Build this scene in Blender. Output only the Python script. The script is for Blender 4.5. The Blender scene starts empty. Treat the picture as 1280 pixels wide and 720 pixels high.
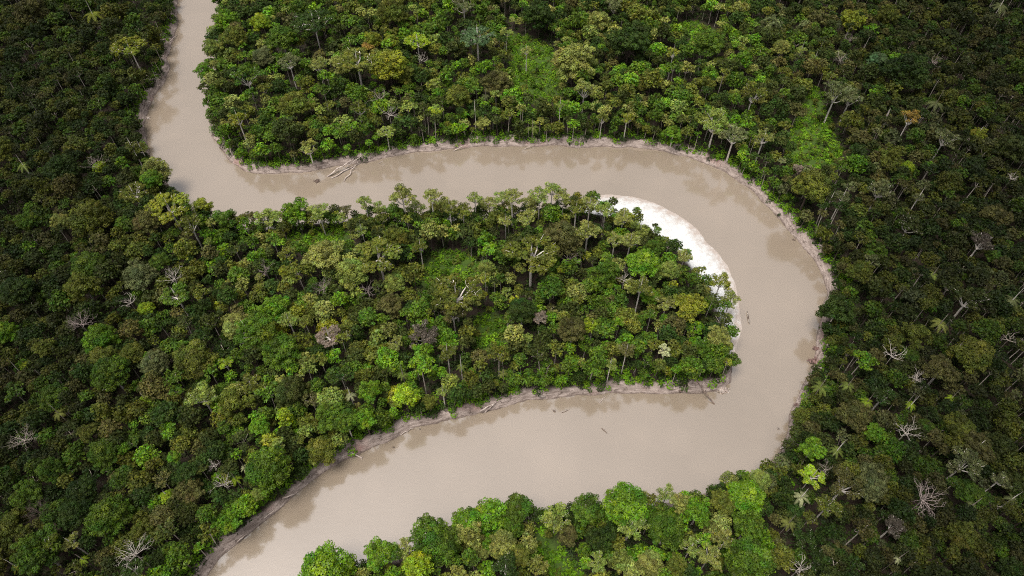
import bpy, math, random
import numpy as np
from mathutils import Vector
random.seed(7); rng = np.random.default_rng(7)
S = bpy.context.scene
C = S.collection
PI = math.pi
# ------------------------------------------------------------------ camera
CAMH, PITCH, F = 250.0, math.radians(51), 853.0
cp, sp = math.cos(PITCH), math.sin(PITCH)
cam = bpy.data.objects.new('camera', bpy.data.cameras.new('camera')); C.objects.link(cam)
cam.location = (0, 0, CAMH); cam.rotation_euler = (PI/2-PITCH, 0, 0)
cam.data.sensor_width = 36; cam.data.lens = 24.0; cam.data.clip_start = 1; cam.data.clip_end = 20000
S.camera = cam

def ray(u, v):
    x, y = (u-640)/F, (360-v)/F
    return x, cp+y*sp, -sp+y*cp
def at(u, v, z=0.0):
    """where the sight line of a place in the photograph meets the level z"""
    x, y, d = ray(u, v); t = (CAMH-z)/-d
    return x*t, y*t, t
def pix(x, y, z):
    dz = z-CAMH
    dep = y*cp-dz*sp; up = y*sp+dz*cp
    return 640+F*x/dep, 360-F*up/dep, dep

# ------------------------------------------------------------------ the river's outline
WEST = [(222,-30),(223,0),(222,35),(214,55),(208,75),(212,86),(204,106),(192,120),(185,140),(180,155),(182,175),(190,200),
 (205,226),(225,250),(250,270),(280,284),(300,289),(330,287),(360,283),(400,281),(440,279),(480,279),(520,279),(560,277),(600,276),(650,273),
 (690,267),(720,256),(745,246),(765,243),(790,245),(815,253),(845,267),(872,287),(893,310),(908,332),(918,355),(925,380),(927,400),
 (924,420),(916,440),(914,462),(912,478),(900,489),(880,492),(850,493),(800,491),(760,492),(720,494),(690,498),(650,502),(620,511),(590,520),(560,524),
 (525,532),(500,543),(470,557),(450,567),(427,575),(405,590),(385,605),(365,622),(345,640),(320,660),(300,678),(280,695),(265,712),(250,730),(225,760)]
EAST = [(270,-30),(272,0),(273,40),(268,80),(262,110),(261,140),(266,168),(275,186),(290,202),(307,213),(335,216),(363,216),(390,213),(427,207),
 (460,202),(490,195),(520,190),(560,186),(600,182),(650,183),(700,182),(750,184),(795,184),(830,190),(860,196),(890,206),(915,220),
 (940,240),(965,265),(990,292),(1005,310),(1018,322),(1027,345),(1034,370),(1029,388),(1022,410),(1018,440),(1012,465),(1003,482),
 (995,500),(986,517),(984,535),(979,557),(965,577),(952,590),(940,599),(920,607),(886,617),(860,624),(830,632),(800,637),(770,640),(740,642),
 (700,643),(665,641),(640,641),(612,650),(580,663),(545,679),(510,694),(480,705),(450,711),(425,722),(395,740),(360,765)]
def xy(p, z=0): q = at(p[0], p[1], z); return (q[0], q[1])
west = [xy(p) for p in WEST]; east = [xy(p) for p in EAST]
west = [(west[0][0]-60, 1400.0), (west[0][0]-20, 800.0)] + west + [(west[-1][0]-70, west[-1][1]-60), (west[-1][0]-160, -400.0)]
east = [(east[0][0]-40, 1400.0), (east[0][0]+0, 800.0)] + east + [(east[-1][0]-60, east[-1][1]-60), (east[-1][0]-110, -400.0)]
def rough(pl, amp):
    """cut banks are ragged: subdivide the line and push it about a little"""
    out = []
    for (a, b) in zip(pl[:-1], pl[1:]):
        n = max(1, int(math.dist(a, b)/4)) if math.dist(a, b) < 80 else 1
        for k in range(n):
            t = k/n; out.append((a[0]+(b[0]-a[0])*t, a[1]+(b[1]-a[1])*t))
    out.append(pl[-1])
    o = np.array(out); m = np.abs(o[:, 1]-280) < 320
    ph = np.arange(len(o))
    j = rng.normal(0, amp, o.shape); j = (j+np.roll(j, 1, 0))/1.5
    o[1:-1] += (j*m[:, None])[1:-1]
    return o
west = rough(west, .55); east = rough(east, .6)
RIV = np.vstack([west, east[::-1]])

def inside(px, py, poly):
    r = np.zeros(px.shape, bool)
    x, y = poly[:, 0], poly[:, 1]
    for i in range(len(poly)):
        x1, y1, x2, y2 = x[i-1], y[i-1], x[i], y[i]
        if y1 == y2: continue
        c = ((y1 > py) != (y2 > py))
        r ^= c & (px < (x2-x1)*(py-y1)/(y2-y1)+x1)
    return r
def dist_line(px, py, pl):
    d = np.full(px.shape, 1e9)
    for a, b in zip(pl[:-1], pl[1:]):
        ex, ey = b-a; l2 = ex*ex+ey*ey
        if l2 < 1e-9: continue
        t = np.clip(((px-a[0])*ex+(py-a[1])*ey)/l2, 0, 1)
        d = np.minimum(d, (px-a[0]-t*ex)**2+(py-a[1]-t*ey)**2)
    return np.sqrt(d)
def polyw(pts, z=3.0): return np.array([xy(p, z) for p in pts])
SAND = polyw([(715,266),(735,240),(765,232),(800,232),(850,255),(890,290),(925,340),(945,390),(945,425),(925,448),(910,442),(903,410),(889,378),(871,350),(852,324),(828,301),(800,286),(765,275)], 1)
OPEN_SAND = polyw([(756,243),(770,240),(800,240),(830,250),(860,268),(890,295),(912,325),(928,358),(934,400),(926,418),(918,408),(921,388),(908,352),(884,342),(866,331),(853,311),(836,299),(814,287),(788,264),(766,254)], 1)
CLEAR = [polyw(p, 3) for p in (
 [(628,50),(640,40),(655,46),(690,62),(704,90),(700,118),(680,134),(662,128),(645,112),(632,98),(640,75)],
 [(985,205),(986,170),(1000,140),(1015,108),(1024,118),(1035,150),(1048,180),(1052,208),(1020,220)],
 [(518,352),(526,334),(552,314),(584,316),(602,332),(596,352),(566,364),(535,366)],
 [(592,420),(596,398),(612,388),(634,402),(634,428),(612,444),(596,440)],
 [(350,308),(365,296),(400,292),(440,291),(432,305),(395,312)],
 [(664,672),(676,656),(690,660),(702,690),(726,716),(735,745),(690,745),(676,710)],
 [(842,34),(868,28),(892,38),(900,50),(876,52),(854,46)],
 [(332,396),(352,384),(372,392),(366,408),(340,408)],
 [(884,690),(900,668),(915,672),(912,700),(895,708)],
)]

# ------------------------------------------------------------------ materials
def mat(name):
    m = bpy.data.materials.new(name); m.use_nodes = True
    nt = m.node_tree; nt.nodes.clear()
    return m, nt, nt.nodes, nt.links
def N(nt, t, **kw):
    n = nt.nodes.new(t)
    for k, v in kw.items(): setattr(n, k, v)
    return n
def mixc(nt, fac, a, b, blend='MIX'):
    n = N(nt, 'ShaderNodeMix', data_type='RGBA', blend_type=blend)
    for s, v in ((0, fac), (6, a), (7, b)):
        if hasattr(v, 'is_output') or isinstance(v, bpy.types.NodeSocket): nt.links.new(v, n.inputs[s])
        else: n.inputs[s].default_value = v if s == 0 else (*v, 1)
    return n.outputs[2]
def noise(nt, scale, detail=4, vec=None, rough_=.55):
    n = N(nt, 'ShaderNodeTexNoise'); n.inputs['Scale'].default_value = scale; n.inputs['Detail'].default_value = detail; n.inputs['Roughness'].default_value = rough_
    if vec: nt.links.new(vec, n.inputs['Vector'])
    return n.outputs['Fac']
def ramp(nt, fac, a, b, lo=0, hi=1):
    n = N(nt, 'ShaderNodeMapRange'); n.inputs[1].default_value = a; n.inputs[2].default_value = b; n.inputs[3].default_value = lo; n.inputs[4].default_value = hi
    nt.links.new(fac, n.inputs[0]); return n.outputs[0]

def foliage_mat(name, where):
    m, nt, ns, L = mat(name)
    a = N(nt, 'ShaderNodeAttribute', attribute_type=where, attribute_name='tint')
    v = N(nt, 'ShaderNodeAttribute', attribute_type='GEOMETRY', attribute_name='var')
    sep = N(nt, 'ShaderNodeSeparateColor'); L.new(v.outputs['Color'], sep.inputs[0])
    hs = N(nt, 'ShaderNodeHueSaturation'); L.new(a.outputs['Color'], hs.inputs['Color'])
    L.new(sep.outputs[0], hs.inputs['Value']); L.new(sep.outputs[1], hs.inputs['Hue']); L.new(sep.outputs[2], hs.inputs['Saturation'])
    p = N(nt, 'ShaderNodeBsdfPrincipled'); p.inputs['Roughness'].default_value = .6; p.inputs['Specular IOR Level'].default_value = .12
    L.new(hs.outputs[0], p.inputs['Base Color'])
    t = N(nt, 'ShaderNodeBsdfTranslucent'); L.new(mixc(nt, .45, hs.outputs[0], (.12, .16, .010)), t.inputs['Color'])
    x = N(nt, 'ShaderNodeMixShader'); x.inputs[0].default_value = .16
    L.new(p.outputs[0], x.inputs[1]); L.new(t.outputs[0], x.inputs[2])
    o = N(nt, 'ShaderNodeOutputMaterial'); L.new(x.outputs[0], o.inputs[0]); return m
FOL_OBJ = foliage_mat('leaves_of_one_tree', 'INSTANCER')
FOL_GEO = foliage_mat('leaves_of_the_forest', 'GEOMETRY')

def wood_mat(name, a, b, sc=1.2):
    m, nt, ns, L = mat(name)
    g = N(nt, 'ShaderNodeNewGeometry')
    f = noise(nt, sc, 4, g.outputs['Position'])
    c = mixc(nt, ramp(nt, f, .35, .65), a, b)
    p = N(nt, 'ShaderNodeBsdfPrincipled'); p.inputs['Roughness'].default_value = .8; p.inputs['Specular IOR Level'].default_value = .2
    L.new(c, p.inputs['Base Color'])
    o = N(nt, 'ShaderNodeOutputMaterial'); L.new(p.outputs[0], o.inputs[0]); return m
BARK_PALE = wood_mat('pale_bark', (.64,.59,.53), (.44,.39,.34))
BARK_GREY = wood_mat('grey_bark', (.30,.26,.22), (.17,.135,.11))
BARK_DARK = wood_mat('dark_bark', (.10,.075,.06), (.05,.036,.03))
BARK_WHITE = wood_mat('bleached_wood', (.44,.395,.35), (.25,.21,.18))
BARK_PINK = wood_mat('pinkish_dead_wood', (.27,.22,.20), (.16,.12,.11))
DRIFT = wood_mat('driftwood', (.50,.43,.38), (.27,.21,.18), .8)
DRIFT_DARK = wood_mat('wet_driftwood', (.17,.125,.10), (.08,.055,.045), .8)
DRIFT_RED = wood_mat('red_driftwood', (.21,.13,.115), (.12,.07,.06), .8)

# ground
m, nt, ns, L = mat('forest_floor_and_banks')
g = N(nt, 'ShaderNodeNewGeometry'); P = g.outputs['Position']
at_ = lambda n: N(nt, 'ShaderNodeAttribute', attribute_name=n).outputs['Fac']
soil = mixc(nt, noise(nt, .25, 5, P), (.016,.010,.008), (.032,.022,.014))
soil = mixc(nt, ramp(nt, noise(nt, .5, 6, P), .5, .7), soil, (.024,.032,.010))
wv = N(nt, 'ShaderNodeVectorMath', operation='MULTIPLY'); L.new(P, wv.inputs[0]); wv.inputs[1].default_value = (.5, .5, 3.0)
mud = mixc(nt, ramp(nt, noise(nt, .45, 7, wv.outputs[0], .7), .35, .66), (.13,.098,.082), (.36,.295,.26))
mud = mixc(nt, ramp(nt, noise(nt, .07, 3, P), .58, .75, 0, .7), mud, (.26,.145,.125))
mud = mixc(nt, ramp(nt, noise(nt, .55, 7, P, .75), .53, .62, 0, .85), mud, (.075,.055,.045))
wet_and_shade = mixc(nt, ramp(nt, noise(nt, .9, 3, P), .3, .7), (.085,.062,.05), (.15,.115,.095))  # wet mud, painted dark also for the undercut's shadow along the water
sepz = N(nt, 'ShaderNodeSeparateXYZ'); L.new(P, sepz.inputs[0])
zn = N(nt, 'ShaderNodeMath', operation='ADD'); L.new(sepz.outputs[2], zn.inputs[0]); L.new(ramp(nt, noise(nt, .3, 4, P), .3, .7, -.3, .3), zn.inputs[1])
mud = mixc(nt, ramp(nt, zn.outputs[0], .05, .55), wet_and_shade, mud)
sand = mixc(nt, ramp(nt, noise(nt, .12, 5, P), .35, .7), (.50,.505,.495), (.455,.455,.44))
sand = mixc(nt, ramp(nt, noise(nt, .06, 5, P, .6), .56, .76, 0, .35), sand, (.43,.40,.37))
sand = mixc(nt, ramp(nt, zn.outputs[0], .05, .65), (.33,.28,.245), sand)
grass = mixc(nt, noise(nt, .5, 6, P), (.02,.036,.007), (.06,.105,.012))
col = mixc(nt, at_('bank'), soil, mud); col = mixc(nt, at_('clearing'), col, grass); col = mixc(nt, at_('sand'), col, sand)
p = N(nt, 'ShaderNodeBsdfPrincipled'); p.inputs['Roughness'].default_value = .85; p.inputs['Specular IOR Level'].default_value = .2
L.new(col, p.inputs['Base Color'])
b = N(nt, 'ShaderNodeBump'); b.inputs['Strength'].default_value = .6; b.inputs['Distance'].default_value = .5
L.new(noise(nt, .8, 7, P, .7), b.inputs['Height']); L.new(b.outputs[0], p.inputs['Normal'])
o = N(nt, 'ShaderNodeOutputMaterial'); L.new(p.outputs[0], o.inputs[0]); GROUND = m

# water: silt-laden, smooth
m, nt, ns, L = mat('silty_water')
g = N(nt, 'ShaderNodeNewGeometry'); P = g.outputs['Position']
c = mixc(nt, ramp(nt, noise(nt, .012, 4, P), .3, .7), (.190,.150,.110), (.234,.187,.143))
c = mixc(nt, ramp(nt, noise(nt, .05, 5, P, .6), .45, .75, 0, .5), c, (.25,.198,.148))
p = N(nt, 'ShaderNodeBsdfPrincipled'); p.inputs['Roughness'].default_value = .11; p.inputs['IOR'].default_value = 2.4
L.new(c, p.inputs['Base Color'])
b = N(nt, 'ShaderNodeBump'); b.inputs['Strength'].default_value = .12; b.inputs['Distance'].default_value = .25
L.new(noise(nt, .35, 4, P), b.inputs['Height']); L.new(b.outputs[0], p.inputs['Normal'])
o = N(nt, 'ShaderNodeOutputMaterial'); L.new(p.outputs[0], o.inputs[0]); WATER = m

# ------------------------------------------------------------------ mesh helpers
def mesh_from(name, V, Q, mats, midx=None, attrs=None, smooth=False):
    """V (n,3), Q (m,4) quads"""
    me = bpy.data.meshes.new(name)
    V = np.asarray(V, np.float32); Q = np.asarray(Q, np.int32)
    me.vertices.add(len(V)); me.vertices.foreach_set('co', V.ravel())
    me.loops.add(Q.size); me.loops.foreach_set('vertex_index', Q.ravel())
    me.polygons.add(len(Q)); me.polygons.foreach_set('loop_start', np.arange(0, Q.size, 4, dtype=np.int32))
    for mm in mats: me.materials.append(mm)
    if midx is not None: me.polygons.foreach_set('material_index', np.asarray(midx, np.int32))
    me.polygons.foreach_set('use_smooth', np.full(len(Q), smooth))
    for k, (typ, dom, arr) in (attrs or {}).items():
        a = me.attributes.new(k, typ, dom)
        a.data.foreach_set('color' if 'COLOR' in typ else 'value', np.asarray(arr, np.float32).ravel())
    me.update(calc_edges=True)
    return me
def link(name, me, parent=None, loc=(0,0,0), rot=0, scale=(1,1,1)):
    o = bpy.data.objects.new(name, me); C.objects.link(o); o.parent = parent
    o.location = loc; o.rotation_euler = (0, 0, rot); o.scale = scale
    return o
def tag(o, label, cat, group=None, kind=None):
    o['label'] = label; o['category'] = cat
    if group: o['group'] = group
    if kind: o['kind'] = kind
    return o
class Tubes:
    def __init__(s): s.V, s.Q, s.n = [], [], 0
    def tube(s, pts, rad, k=6, cap=True):
        pts = [Vector(p) for p in pts]
        rings = []
        for i, p in enumerate(pts):
            d = (pts[min(i+1, len(pts)-1)]-pts[max(i-1, 0)]).normalized()
            a = d.cross(Vector((0,0,1)) if abs(d.z) < .9 else Vector((1,0,0))).normalized(); b_ = d.cross(a)
            rings.append(s.n+len(s.V)*0)
            for j in range(k):
                t = 2*PI*j/k; q = p+(a*math.cos(t)+b_*math.sin(t))*rad[i]; s.V.append(q[:])
        base = len(s.V)-k*len(pts)
        for i in range(len(pts)-1):
            for j in range(k):
                s.Q.append((base+i*k+j, base+i*k+(j+1) % k, base+(i+1)*k+(j+1) % k, base+(i+1)*k+j))
        if cap:
            for e in (0, len(pts)-1):
                c = len(s.V); s.V.append(pts[e][:])
                for j in range(0, k, 2): s.Q.append((c, base+e*k+j, base+e*k+(j+1) % k, base+e*k+(j+2) % k))
    def mesh(s, name, m): return mesh_from(name, s.V, s.Q, [m], smooth=True)

# ------------------------------------------------------------------ the ground
x0, x1, y0, y1, st = -560.0, 560.0, 0.0, 640.0, 1.25
gx = np.concatenate([[-6000,-3000,-1500,-800], np.arange(x0, x1+.1, st), [800,1500,3000,6000]])
gy = np.concatenate([[-3000,-1000,-300], np.arange(y0, y1+.1, st), [800,1100,2000,4000,8000]])
GX, GY = np.meshgrid(gx, gy)
dW, dE = dist_line(GX, GY, west), dist_line(GX, GY, east)
inr = inside(GX, GY, RIV)
D = np.minimum(dW, dE)                                   # metres from the waterline, negative in the river
D = np.where(inr, -D, D)
insand = inside(GX, GY, SAND)
dsd = dist_line(GX, GY, np.vstack([SAND, SAND[:1]])); sandw = np.clip(np.where(insand, dsd, -dsd)/3+.3, 0, 1)
def vnoise(X, Y, s, seed):
    r = np.random.default_rng(seed); t = r.random((64, 64))
    fx, fy = X/s, Y/s; ix, iy = np.floor(fx).astype(int), np.floor(fy).astype(int); fx, fy = fx-ix, fy-iy
    fx, fy = fx*fx*(3-2*fx), fy*fy*(3-2*fy); G = lambda a, b: t[(iy+b) % 64, (ix+a) % 64]
    return (G(0,0)*(1-fx)+G(1,0)*fx)*(1-fy)+(G(0,1)*(1-fx)+G(1,1)*fx)*fy
vn = vnoise(GX, GY, 14, 1); vm = vnoise(GX, GY, 4.5, 2); vs = vnoise(GX, GY, 2.2, 3)
vb = vnoise(GX, GY, 23, 9); wid = 1.1+4.6*vb*vb+1.2*vn                                          # how far a cut bank takes to rise
t = np.clip(D/wid, 0, 1)
hb = 3.4*(t**.75)*(.85+.35*vn)+(vm-.5)*.9*np.clip(D/1.5, 0, 1)*(t < 1.2)+(vs-.5)*.5*np.clip(D/1., 0, 1)
hs = 2.6*np.clip(D/42, 0, 1)**.8+.12*(vm-.5)*np.clip(D/3, 0, 1)
Z = np.where(D > 0, hb*(1-sandw)+hs*sandw, np.maximum(D*.5*(1-sandw)+D*.07*sandw, -2.5))
Z = np.where((D > 8) & (sandw < .5), Z+(vn-.5)*1.0, Z)
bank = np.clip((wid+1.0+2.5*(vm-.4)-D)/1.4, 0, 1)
opens = inside(GX, GY, OPEN_SAND).astype(float)
clr = np.zeros_like(GX)
for cpoly in CLEAR:
    dd = dist_line(GX, GY, np.vstack([cpoly, cpoly[:1]])); ii = inside(GX, GY, cpoly)
    clr = np.maximum(clr, np.clip(np.where(ii, dd, -dd)/4+.5, 0, 1))
nx, ny = len(gx), len(gy)
ii, jj = np.meshgrid(np.arange(nx-1), np.arange(ny-1)); k0 = (jj*nx+ii).ravel()
Q = np.stack([k0, k0+1, k0+1+nx, k0+nx], 1)
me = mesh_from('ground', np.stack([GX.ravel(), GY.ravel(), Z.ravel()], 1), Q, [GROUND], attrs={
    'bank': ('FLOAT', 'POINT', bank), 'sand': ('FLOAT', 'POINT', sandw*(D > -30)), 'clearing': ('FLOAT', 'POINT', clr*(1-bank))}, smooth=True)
link('ground', me)['kind'] = 'structure'
me = mesh_from('river', [(-6000,-3000,0),(6000,-3000,0),(6000,8000,0),(-6000,8000,0)], [(0,1,2,3)], [WATER])
link('river', me)['kind'] = 'structure'
ys, xs = gy[3:-5], gx[4:-4]
Og = opens[3:-5, 4:-4]; Dg, Zg, Cg, Sg = D[3:-5, 4:-4], Z[3:-5, 4:-4], clr[3:-5, 4:-4], sandw[3:-5, 4:-4]
def samp(A, x, y):
    i = int(round((x-x0)/st)); j = int(round((y-y0)/st))
    return float(A[min(max(j, 0), A.shape[0]-1), min(max(i, 0), A.shape[1]-1)])

# ------------------------------------------------------------------ crowns: lobes upon lobes of leaf sprays
def fib(n, zmin):
    i = np.arange(n)+.5; z = 1-(1-zmin)*i/n; a = i*2.399963
    s = np.sqrt(np.maximum(0, 1-z*z)); return np.stack([s*np.cos(a), s*np.sin(a), z], 1)
def primaries(form, r):
    """list of (x,y,z, radius, flattening)"""
    P = []
    if form == 'dome':
        P.append((r.normal(0,.08), r.normal(0,.08), .42, .42, .8)); a0 = r.random()*6
        n = r.integers(5, 7)
        for k in range(n):
            a = a0+2*PI*k/n+r.normal(0,.12); q = .42+.12*r.random(); P.append((q*math.cos(a), q*math.sin(a), .22+.12*r.normal(), .36+.08*r.random(), .8))
        n = r.integers(8, 11)
        for k in range(n):
            a = a0+2*PI*k/n+r.normal(0,.2); q = .66+.1*r.random(); P.append((q*math.cos(a), q*math.sin(a), -.12+.1*r.normal(), .28+.08*r.random(), .8))
    elif form == 'umbrella':
        for k in range(r.integers(20, 24)):
            if k in (1, 2, 4, 7): continue
            q = .86*math.sqrt((k+.4)/22); a = k*2.4+r.normal(0,.3); P.append((q*math.cos(a), q*math.sin(a), .16*(1-q*q)+r.normal(0,.045), .17+.08*r.random(), .5))
    elif form == 'airy':
        for k in range(r.integers(11, 15)):
            q = .8*math.sqrt((k+.5)/14); a = k*2.4+r.normal(0,.35); P.append((q*math.cos(a), q*math.sin(a), .45*(1-q*q)+r.normal(0,.13)-.05, .17+.1*r.random(), .7))
    elif form == 'lumpy':
        for k in range(r.integers(4, 7)):
            a = k*2.4+r.random(); q = .2+.4*r.random(); P.append((q*math.cos(a), q*math.sin(a), r.uniform(-.45,.4), .36+.2*r.random(), .85))
        for k in range(7):
            a = r.random()*6.3; q = .55+.25*r.random(); P.append((q*math.cos(a), q*math.sin(a), r.uniform(-.6,.1), .2+.14*r.random(), .8))
    elif form == 'column':
        for k in range(9):
            a = k*2.4; z = .9-.28*k; q = .28*min(1, k*.5); P.append((q*math.cos(a)+r.normal(0,.08), q*math.sin(a)+r.normal(0,.08), z, .42+.16*r.random(), 1.0))
    elif form == 'shrub':
        for k in range(6):
            a = k*2.4+r.random(); q = .5*math.sqrt(k/5); P.append((q*math.cos(a), q*math.sin(a), .25*r.random()-.1, .42+.15*r.random(), .75))
    return P
def crown_geo(form, seed, leaf, fill=1.0):
    """leaf sprays of a crown of radius 1 centred on its own middle: corner array (n,4,3), var array (n,3)"""
    r = np.random.default_rng(seed)
    P = primaries(form, r)
    lob = []
    for (x, y, z, R, fl) in P:
        ns = max(5, int(R*R*(50 if form in ('dome','lumpy','shrub','column') else 95)*min(1, (.11/leaf)**1.0)))
        D_ = fib(ns, -.35); rot = r.random()*6; c_, s_ = math.cos(rot), math.sin(rot)
        pv = r.normal(1, .10); ph = r.normal(.5, .008)
        for d in D_:
            dx, dy = d[0]*c_-d[1]*s_, d[0]*s_+d[1]*c_
            k = R*(.70+.34*r.random())
            lob.append((x+dx*k, y+dy*k, z+d[2]*k*fl, R*r.uniform(.24,.42) if ns > 8 else R*r.uniform(.5,.65), fl, pv*r.normal(1, .24), ph+r.normal(0,.011)))
        lob.append((x, y, z-.06, R*.6, fl, pv*.9, ph))
    lob = np.array(lob)
    A, Vr = [], []
    for (x, y, z, R, fl, pv, ph) in lob:
        n = max(4, int(fill*R*R*10.5/(leaf*leaf)))
        d = r.normal(0, 1, (n, 3)); d /= np.linalg.norm(d, axis=1)[:, None]
        flip = (d[:, 2] < -.25) & (r.random(n) < .85); d[flip, 2] *= -1
        pos = np.array([x, y, z])+d*np.array([R, R, R*fl])*r.uniform(.72, 1.12, (n, 1))
        # leave out what lies well inside another lobe
        keep = np.ones(n, bool)
        near = lob[(np.abs(lob[:, 0]-x) < R+lob[:, 3]) & (np.abs(lob[:, 1]-y) < R+lob[:, 3])]
        for q in near:
            dd = (pos-q[:3])/np.array([q[3], q[3], q[3]*q[4]])
            keep &= (dd*dd).sum(1) > .42
        pos, d = pos[keep], d[keep]; n = len(pos)
        if n == 0: continue
        nrm = d*np.array([1, 1, 1/fl])+r.normal(0, .36, (n, 3))+np.array([0, 0, .15]); nrm /= np.linalg.norm(nrm, axis=1)[:, None]
        tt = np.cross(nrm, r.normal(0, 1, (n, 3))); tt /= np.linalg.norm(tt, axis=1)[:, None]; bb = np.cross(nrm, tt)
        a = leaf*r.uniform(.45, .85, (n, 1)); b2 = a*r.uniform(.55, .95, (n, 1))
        A.append(np.stack([pos-tt*a, pos-bb*b2+nrm*a*.15, pos+tt*a, pos+bb*b2+nrm*a*.15], 1))
        hgt = pos[:, 2]
        Vr.append(np.stack([pv*r.normal(1, .16, n), ph+r.normal(0, .007, n), r.normal(1, .08, n)], 1))
    return np.concatenate(A), np.clip(np.concatenate(Vr), .3, 1.7), P
def quads_mesh(name, A, Vr, m):
    n = len(A)
    return mesh_from(name, A.reshape(-1, 3), np.arange(n*4).reshape(n, 4), [m], attrs={'var': ('FLOAT_COLOR', 'FACE', np.concatenate([Vr, np.ones((n, 1))], 1))})
FORK = {'dome': .45, 'umbrella': .32, 'airy': .55, 'lumpy': .5, 'column': 1.2, 'shrub': .3}
NV = {'dome': 9, 'umbrella': 6, 'airy': 10, 'lumpy': 8, 'column': 3, 'shrub': 4}
LEAFSZ = {'dome': .062, 'umbrella': .06, 'airy': .06, 'lumpy': .065, 'column': .13, 'shrub': .13}
CR, LIMB, PR = {}, {}, {}
def limb_mesh(p, fork, rr, tip=.3):
    T = Tubes(); s = Vector((0, 0, -fork)); e = Vector(p[:3])+Vector((0, 0, p[3]*p[4]*tip))
    mid = s.lerp(e, .5)+Vector((rr.gauss(0,.05), rr.gauss(0,.05), -.06))
    q1 = s.lerp(mid, .5)+Vector((rr.gauss(0,.03), rr.gauss(0,.03), -.03))
    T.tube([s, q1, mid, e], [.042, .034, .026, .014], 5)
    for k in range(3):
        a = rr.random()*6.3; f = Vector((math.cos(a), math.sin(a), .15+.3*rr.random()))*p[3]*1.0
        T.tube([mid.lerp(e, .3+.2*k), mid.lerp(e, .6+.15*k)+f*.6, e+f], [.012, .009, .004], 4)
    return T
for form in FORK:
    for k in range(NV[form]):
        A, Vr, P = crown_geo(form, 100+17*k+len(form)*7, LEAFSZ[form], .8 if form == 'airy' else 1.0)
        CR[form, k] = quads_mesh('crown', A, Vr, FOL_OBJ); PR[form, k] = P
        rr = random.Random(k+5); cand = sorted(P, key=lambda p: -math.hypot(p[0], p[1])); nb = {'umbrella': 7, 'airy': 7, 'dome': 5, 'lumpy': 4}.get(form, 0)
        sel = cand[::max(1, len(cand)//max(nb, 1))][:nb]
        LIMB[form, k] = [limb_mesh(p, FORK[form], rr, {'umbrella': .7, 'airy': .5}.get(form, .1)) for p in sel]
LIMBM = {}
def limb_data(form, k, i, bark):
    if (form, k, i, bark.name) not in LIMBM: LIMBM[form, k, i, bark.name] = LIMB[form, k][i].mesh('limb', bark)
    return LIMBM[form, k, i, bark.name]
TRUNKM = {}
def trunk_data(bark, k):
    if (bark.name, k) not in TRUNKM:
        rr = random.Random(k*3+1); T = Tubes(); n = 6; pts, rad = [], []
        for i in range(n+1):
            t = i/n; bnd = math.sin(PI*t)*.9
            pts.append((bnd*rr.gauss(0, .7), bnd*rr.gauss(0, .7), t)); rad.append(1.2-.5*t+(.6 if i == 0 else 0))
        T.tube(pts, rad, 7); TRUNKM[bark.name, k] = T.mesh('trunk', bark)
    return TRUNKM[bark.name, k]
# palms
def palm_geo(seed):
    r = np.random.default_rng(seed); A, Vr = [], []
    nf = r.integers(8, 11)
    for k in range(nf):
        a = 2*PI*k/nf+r.normal(0, .15); up = r.uniform(.15, .75); L_ = r.uniform(.8, 1.05)
        dirh = np.array([math.cos(a), math.sin(a), 0]); sd = np.array([-math.sin(a), math.cos(a), 0])
        prev = None; pv = r.normal(1, .12)
        ts = np.linspace(.06, 1, 11)
        P = [dirh*L_*t+np.array([0, 0, 1])*(up*t-(.55+up*.75)*t*t) for t in ts]
        for i in range(10):
            w = .13*math.sin(PI*min(1, ts[i]*.85+.12))+.02
            for s in (-1, 1):
                tip = (P[i]+P[i+1])/2+sd*s*w*1.25+dirh*.09-np.array([0, 0, .09])
                A.append(np.stack([P[i], P[i]*.4+P[i+1]*.6, tip+(P[i+1]-P[i])*.25, tip]))
                Vr.append([pv*r.normal(1, .12), .5+r.normal(0, .006), 1])
    return np.array(A), np.clip(np.array(Vr), .4, 1.6)
PALM = [quads_mesh('crown', *palm_geo(40+k), FOL_OBJ) for k in range(4)]
# bare trees: every main branch a mesh of its own
def bare_branches(seed, nb, spread):
    rr = random.Random(seed); out = []
    for k in range(nb):
        T = Tubes(); a = 2*PI*k/nb+rr.gauss(0, .25); el = rr.uniform(.25, 1.1)*spread
        def grow(p, d, l, rad, lev):
            pts = [p]; q = p.copy(); dd = d.copy()
            for i in range(3):
                dd = (dd+Vector((rr.gauss(0,.2), rr.gauss(0,.2), rr.gauss(.08,.15)))).normalized(); q = q+dd*l/3; pts.append(q.copy())
            T.tube(pts, [rad, rad*.85, rad*.7, rad*.5], 5 if lev == 0 else 4)
            if lev < 3:
                for i in range(3 if lev == 0 else 2):
                    e = (dd+Vector((rr.gauss(0,.6), rr.gauss(0,.6), rr.gauss(.1,.4)))).normalized()
                    grow(pts[1+i] if lev == 0 else pts[2+i % 2], e, l*.64, rad*.62, lev+1)
        grow(Vector((0, 0, -.75)), Vector((math.cos(a)*math.cos(el), math.sin(a)*math.cos(el), math.sin(el))), rr.uniform(.75, 1.0), .028 if nb < 10 else .022, 0)
        out.append(T)
    return out
BARE = [bare_branches(9+k, 5+k % 3, (.7, 1.0, .85, .6)[k]) for k in range(4)]+[bare_branches(31+k, 12, .95) for k in range(2)]   # the last two: dense starbursts
BAREM = {}
def bare_data(k, i, bark):
    if (k, i, bark.name) not in BAREM: BAREM[k, i, bark.name] = BARE[k][i].mesh('branch', bark)
    return BAREM[k, i, bark.name]

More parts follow.
